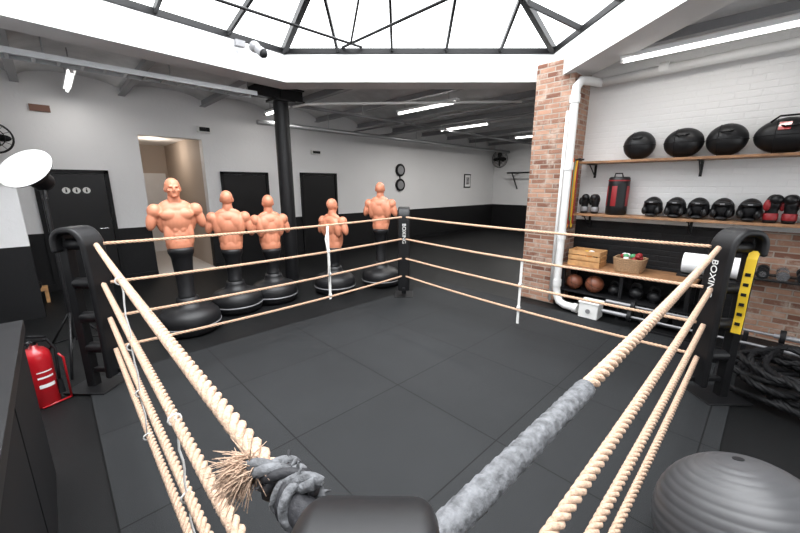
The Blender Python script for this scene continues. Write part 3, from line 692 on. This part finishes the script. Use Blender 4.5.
for i,(y,r) in enumerate(((1.87,0.11),(1.60,0.12))):
    b=B('leather_medicine_ball'); c=Vector((5.37,y,0.262+r)); b.ell(c,(r,r,r),'brown',seg=28,rings=18)
    for R0 in (Matrix.Rotation(0.4,3,'X'),Matrix.Rotation(1.6,3,'Y'),Matrix.Rotation(1.3,3,'X')):
        b.tube([c+R0@Vector((r*math.cos(2*math.pi*k/30),r*math.sin(2*math.pi*k/30),0)) for k in range(30)],0.003,'blackm',seg=5,closed=True)
    b.done()
def kettlebell(x,y,z,r,k='steelb'):
    b=B('kettlebell'); b.ell((x,y,z+r*.95),(r,r,r*.95),k); b.tube([(x,y-r*.55,z+r*1.6),(x,y-r*.6,z+r*2.2),(x,y-r*.3,z+r*2.6),(x,y+r*.3,z+r*2.6),(x,y+r*.6,z+r*2.2),(x,y+r*.55,z+r*1.6)],r*.17,k,seg=10); b.cyl((x,y,z),(x,y,z+.02),r*.6,k); b.done()
for y,r in ((1.36,.075),(1.1,.085),(0.9,.08),(0.7,.07)): kettlebell(5.42,y,0.262,r)
b=B('white_storage_box'); b.bb(4.96,5.18,1.40,1.64,0.0,0.2,'strap'); b.bb(4.95,5.19,1.39,1.65,0.2,0.225,'strap'); b.cyl((4.96,1.52,0.1),(4.95,1.52,0.1),0.03,'greyst'); b.done(0.008)
for i in range(5):
    b=B('hexagonal_dumbbell'); y=1.17-i*0.14
    b.cyl((5.32,y,0.107),(5.45,y,0.107),0.055,'steelb',seg=6,smooth=False); b.cyl((5.58,y,0.107),(5.70,y,0.107),0.055,'steelb',seg=6,smooth=False); b.cyl((5.4,y,0.107),(5.6,y,0.107),0.016,'chrome'); b.done(0.004)
for j,(xx,zz) in enumerate(((4.95,0.16),(5.08,0.26))):
    b=B('barbell'); b.cyl((xx,-0.55,zz),(xx,1.35,zz),0.014,'greyst'); b.cyl((xx,-0.55,zz),(xx,-0.2,zz),0.025,'greyst'); b.cyl((xx,1.05,zz),(xx,1.35,zz),0.025,'greyst')
    b.cyl((xx,-0.28,zz),(xx,-0.24,zz),0.07,'blackm'); b.cyl((xx,1.02,zz),(xx,1.06,zz),0.07,'blackm'); b.done()
b=B('barbell_stand')
for y in (0.0,0.9): b.bb(4.88,5.16,y-.03,y+.03,-0.012,0.03,'steelb'); b.bb(4.93,4.97,y-.02,y+.02,0.02,0.145,'steelb'); b.bb(5.06,5.10,y-.02,y+.02,0.02,0.245,'steelb')
b.bb(5.0,5.03,0,0.9,-.005,0.025,'steelb'); b.done(0.003)
b=B('dumbbell_rack')
for y in (0.42,-1.3):
    b.bb(5.3,5.34,y-.02,y+.02,-0.012,0.78,'steelb'); b.bb(5.7,5.74,y-.02,y+.02,-0.012,0.9,'steelb'); b.bb(5.3,5.74,y-.02,y+.02,0.74,0.78,'steelb')
for z in (0.78,): b.bb(5.3,5.38,-1.3,0.42,z-.02,z,'steelb'); b.bb(5.62,5.7,-1.3,0.42,z-.02,z,'steelb')
b.done(0.003)
for z in (0.781,):
    for i in range(8):
        y=0.28-i*0.15; b=B('dumbbell'); r=0.05
        b.cyl((5.30,y,z+r),(5.41,y,z+r),r,'chrome' if i%2 else 'blackm',seg=20); b.cyl((5.57,y,z+r),(5.68,y,z+r),r,'chrome' if i%2 else 'blackm',seg=20); b.cyl((5.4,y,z+r),(5.58,y,z+r),0.015,'chrome'); b.cyl((5.295,y,z+r),(5.30,y,z+r),r*.6,'chrome'); b.done(0.003)
b=B('paper_roll_stand'); X=Matrix.Translation((4.75,0.36,0))
b.box((0,0,0.01),(0.36,0.4,0.04),'steelb',X); b.cyl((4.75,0.36,0.02),(4.75,0.36,0.82),0.02,'steelb'); b.box((0,0,0.83),(0.26,0.5,0.02),'steelb',X)
for y,k in ((0.245,'paper'),(0.48,'paper')):
    b.cyl((4.75,y-.105,0.95),(4.75,y+.105,0.95),0.105,k,seg=36); b.cyl((4.75,y-.108,0.95),(4.75,y+.108,0.95),0.03,'wood')
b.done(0.002)

b=B('battle_rope'); pts=[]
loops=9
for i in range(loops*34):
    t=i/34; a=2*math.pi*t; kk=int(t)
    rx=0.36+0.12*math.sin(t*1.9)+0.05*math.sin(a*2+kk); ry=0.28+0.07*math.cos(t*2.3)
    pts.append(Vector((4.22+0.06*math.sin(t*2.1)+rx*math.cos(a), -0.30+0.1*math.cos(t*1.3)+ry*math.sin(a), 0.03+0.030*t+0.045*math.sin(a*1.5+kk)**2)))
strands=[[],[],[]]; L=0
for i,p in enumerate(pts):
    if i: L+=(p-pts[i-1]).length
    d=(pts[min(i+1,len(pts)-1)]-pts[max(i-1,0)]).normalized(); a_,b2=frame(d)
    for s in range(3):
        ph=L/0.2*2*math.pi+s*2.094; strands[s].append(p+a_*math.cos(ph)*.014+b2*math.sin(ph)*.014)
for s in range(3): b.tube(strands[s],0.0165,'blackm',seg=7)
b.done()
b=B('exercise_ball'); r=0.325; prof=[]
N_=240
for i in range(N_+1):
    th=math.pi*i/N_; rr=r*(1+ (0.006*abs(math.sin(th*26)) if 0.25<th<2.9 else 0)); prof.append((rr*math.sin(th),-rr*math.cos(th)))
b.lathe(prof,'ball',seg=72); 
b.cyl((0,0,r*0.995),(0,0,r*1.006),0.02,'blackm')
o=b.done(); o.rotation_euler=(math.radians(-14),math.radians(10),0); o.location=(1.86,-0.14,0.318)

# ---------------------------------------------------------------- lights / world
w=bpy.data.worlds.new('World'); bpy.context.scene.world=w; w.use_nodes=True
bg=w.node_tree.nodes['Background']; bg.inputs[0].default_value=(0.96,0.98,1.0,1); bg.inputs[1].default_value=3.8
def area(name,loc,size,energy,rot=(0,0,0),col=(1,1,1),sy=None):
    l=bpy.data.lights.new(name,'AREA'); l.energy=energy; l.color=col; l.size=size
    if sy: l.shape='RECTANGLE'; l.size_y=sy
    o=bpy.data.objects.new(name,l); o.location=loc; o.rotation_euler=rot; C.objects.link(o); return o
area('overcast_sky_light',(2.0,1.8,6.5),7,1350,col=(0.96,0.98,1.0))
pl=bpy.data.lights.new('hallway_lamp','POINT'); pl.energy=14; pl.color=(1,0.88,0.76); pl.shadow_soft_size=0.1; po=bpy.data.objects.new('hallway_lamp',pl); po.location=(1.85,9.8,2.5); C.objects.link(po)
print('done', bpy.context.scene.view_settings.view_transform)
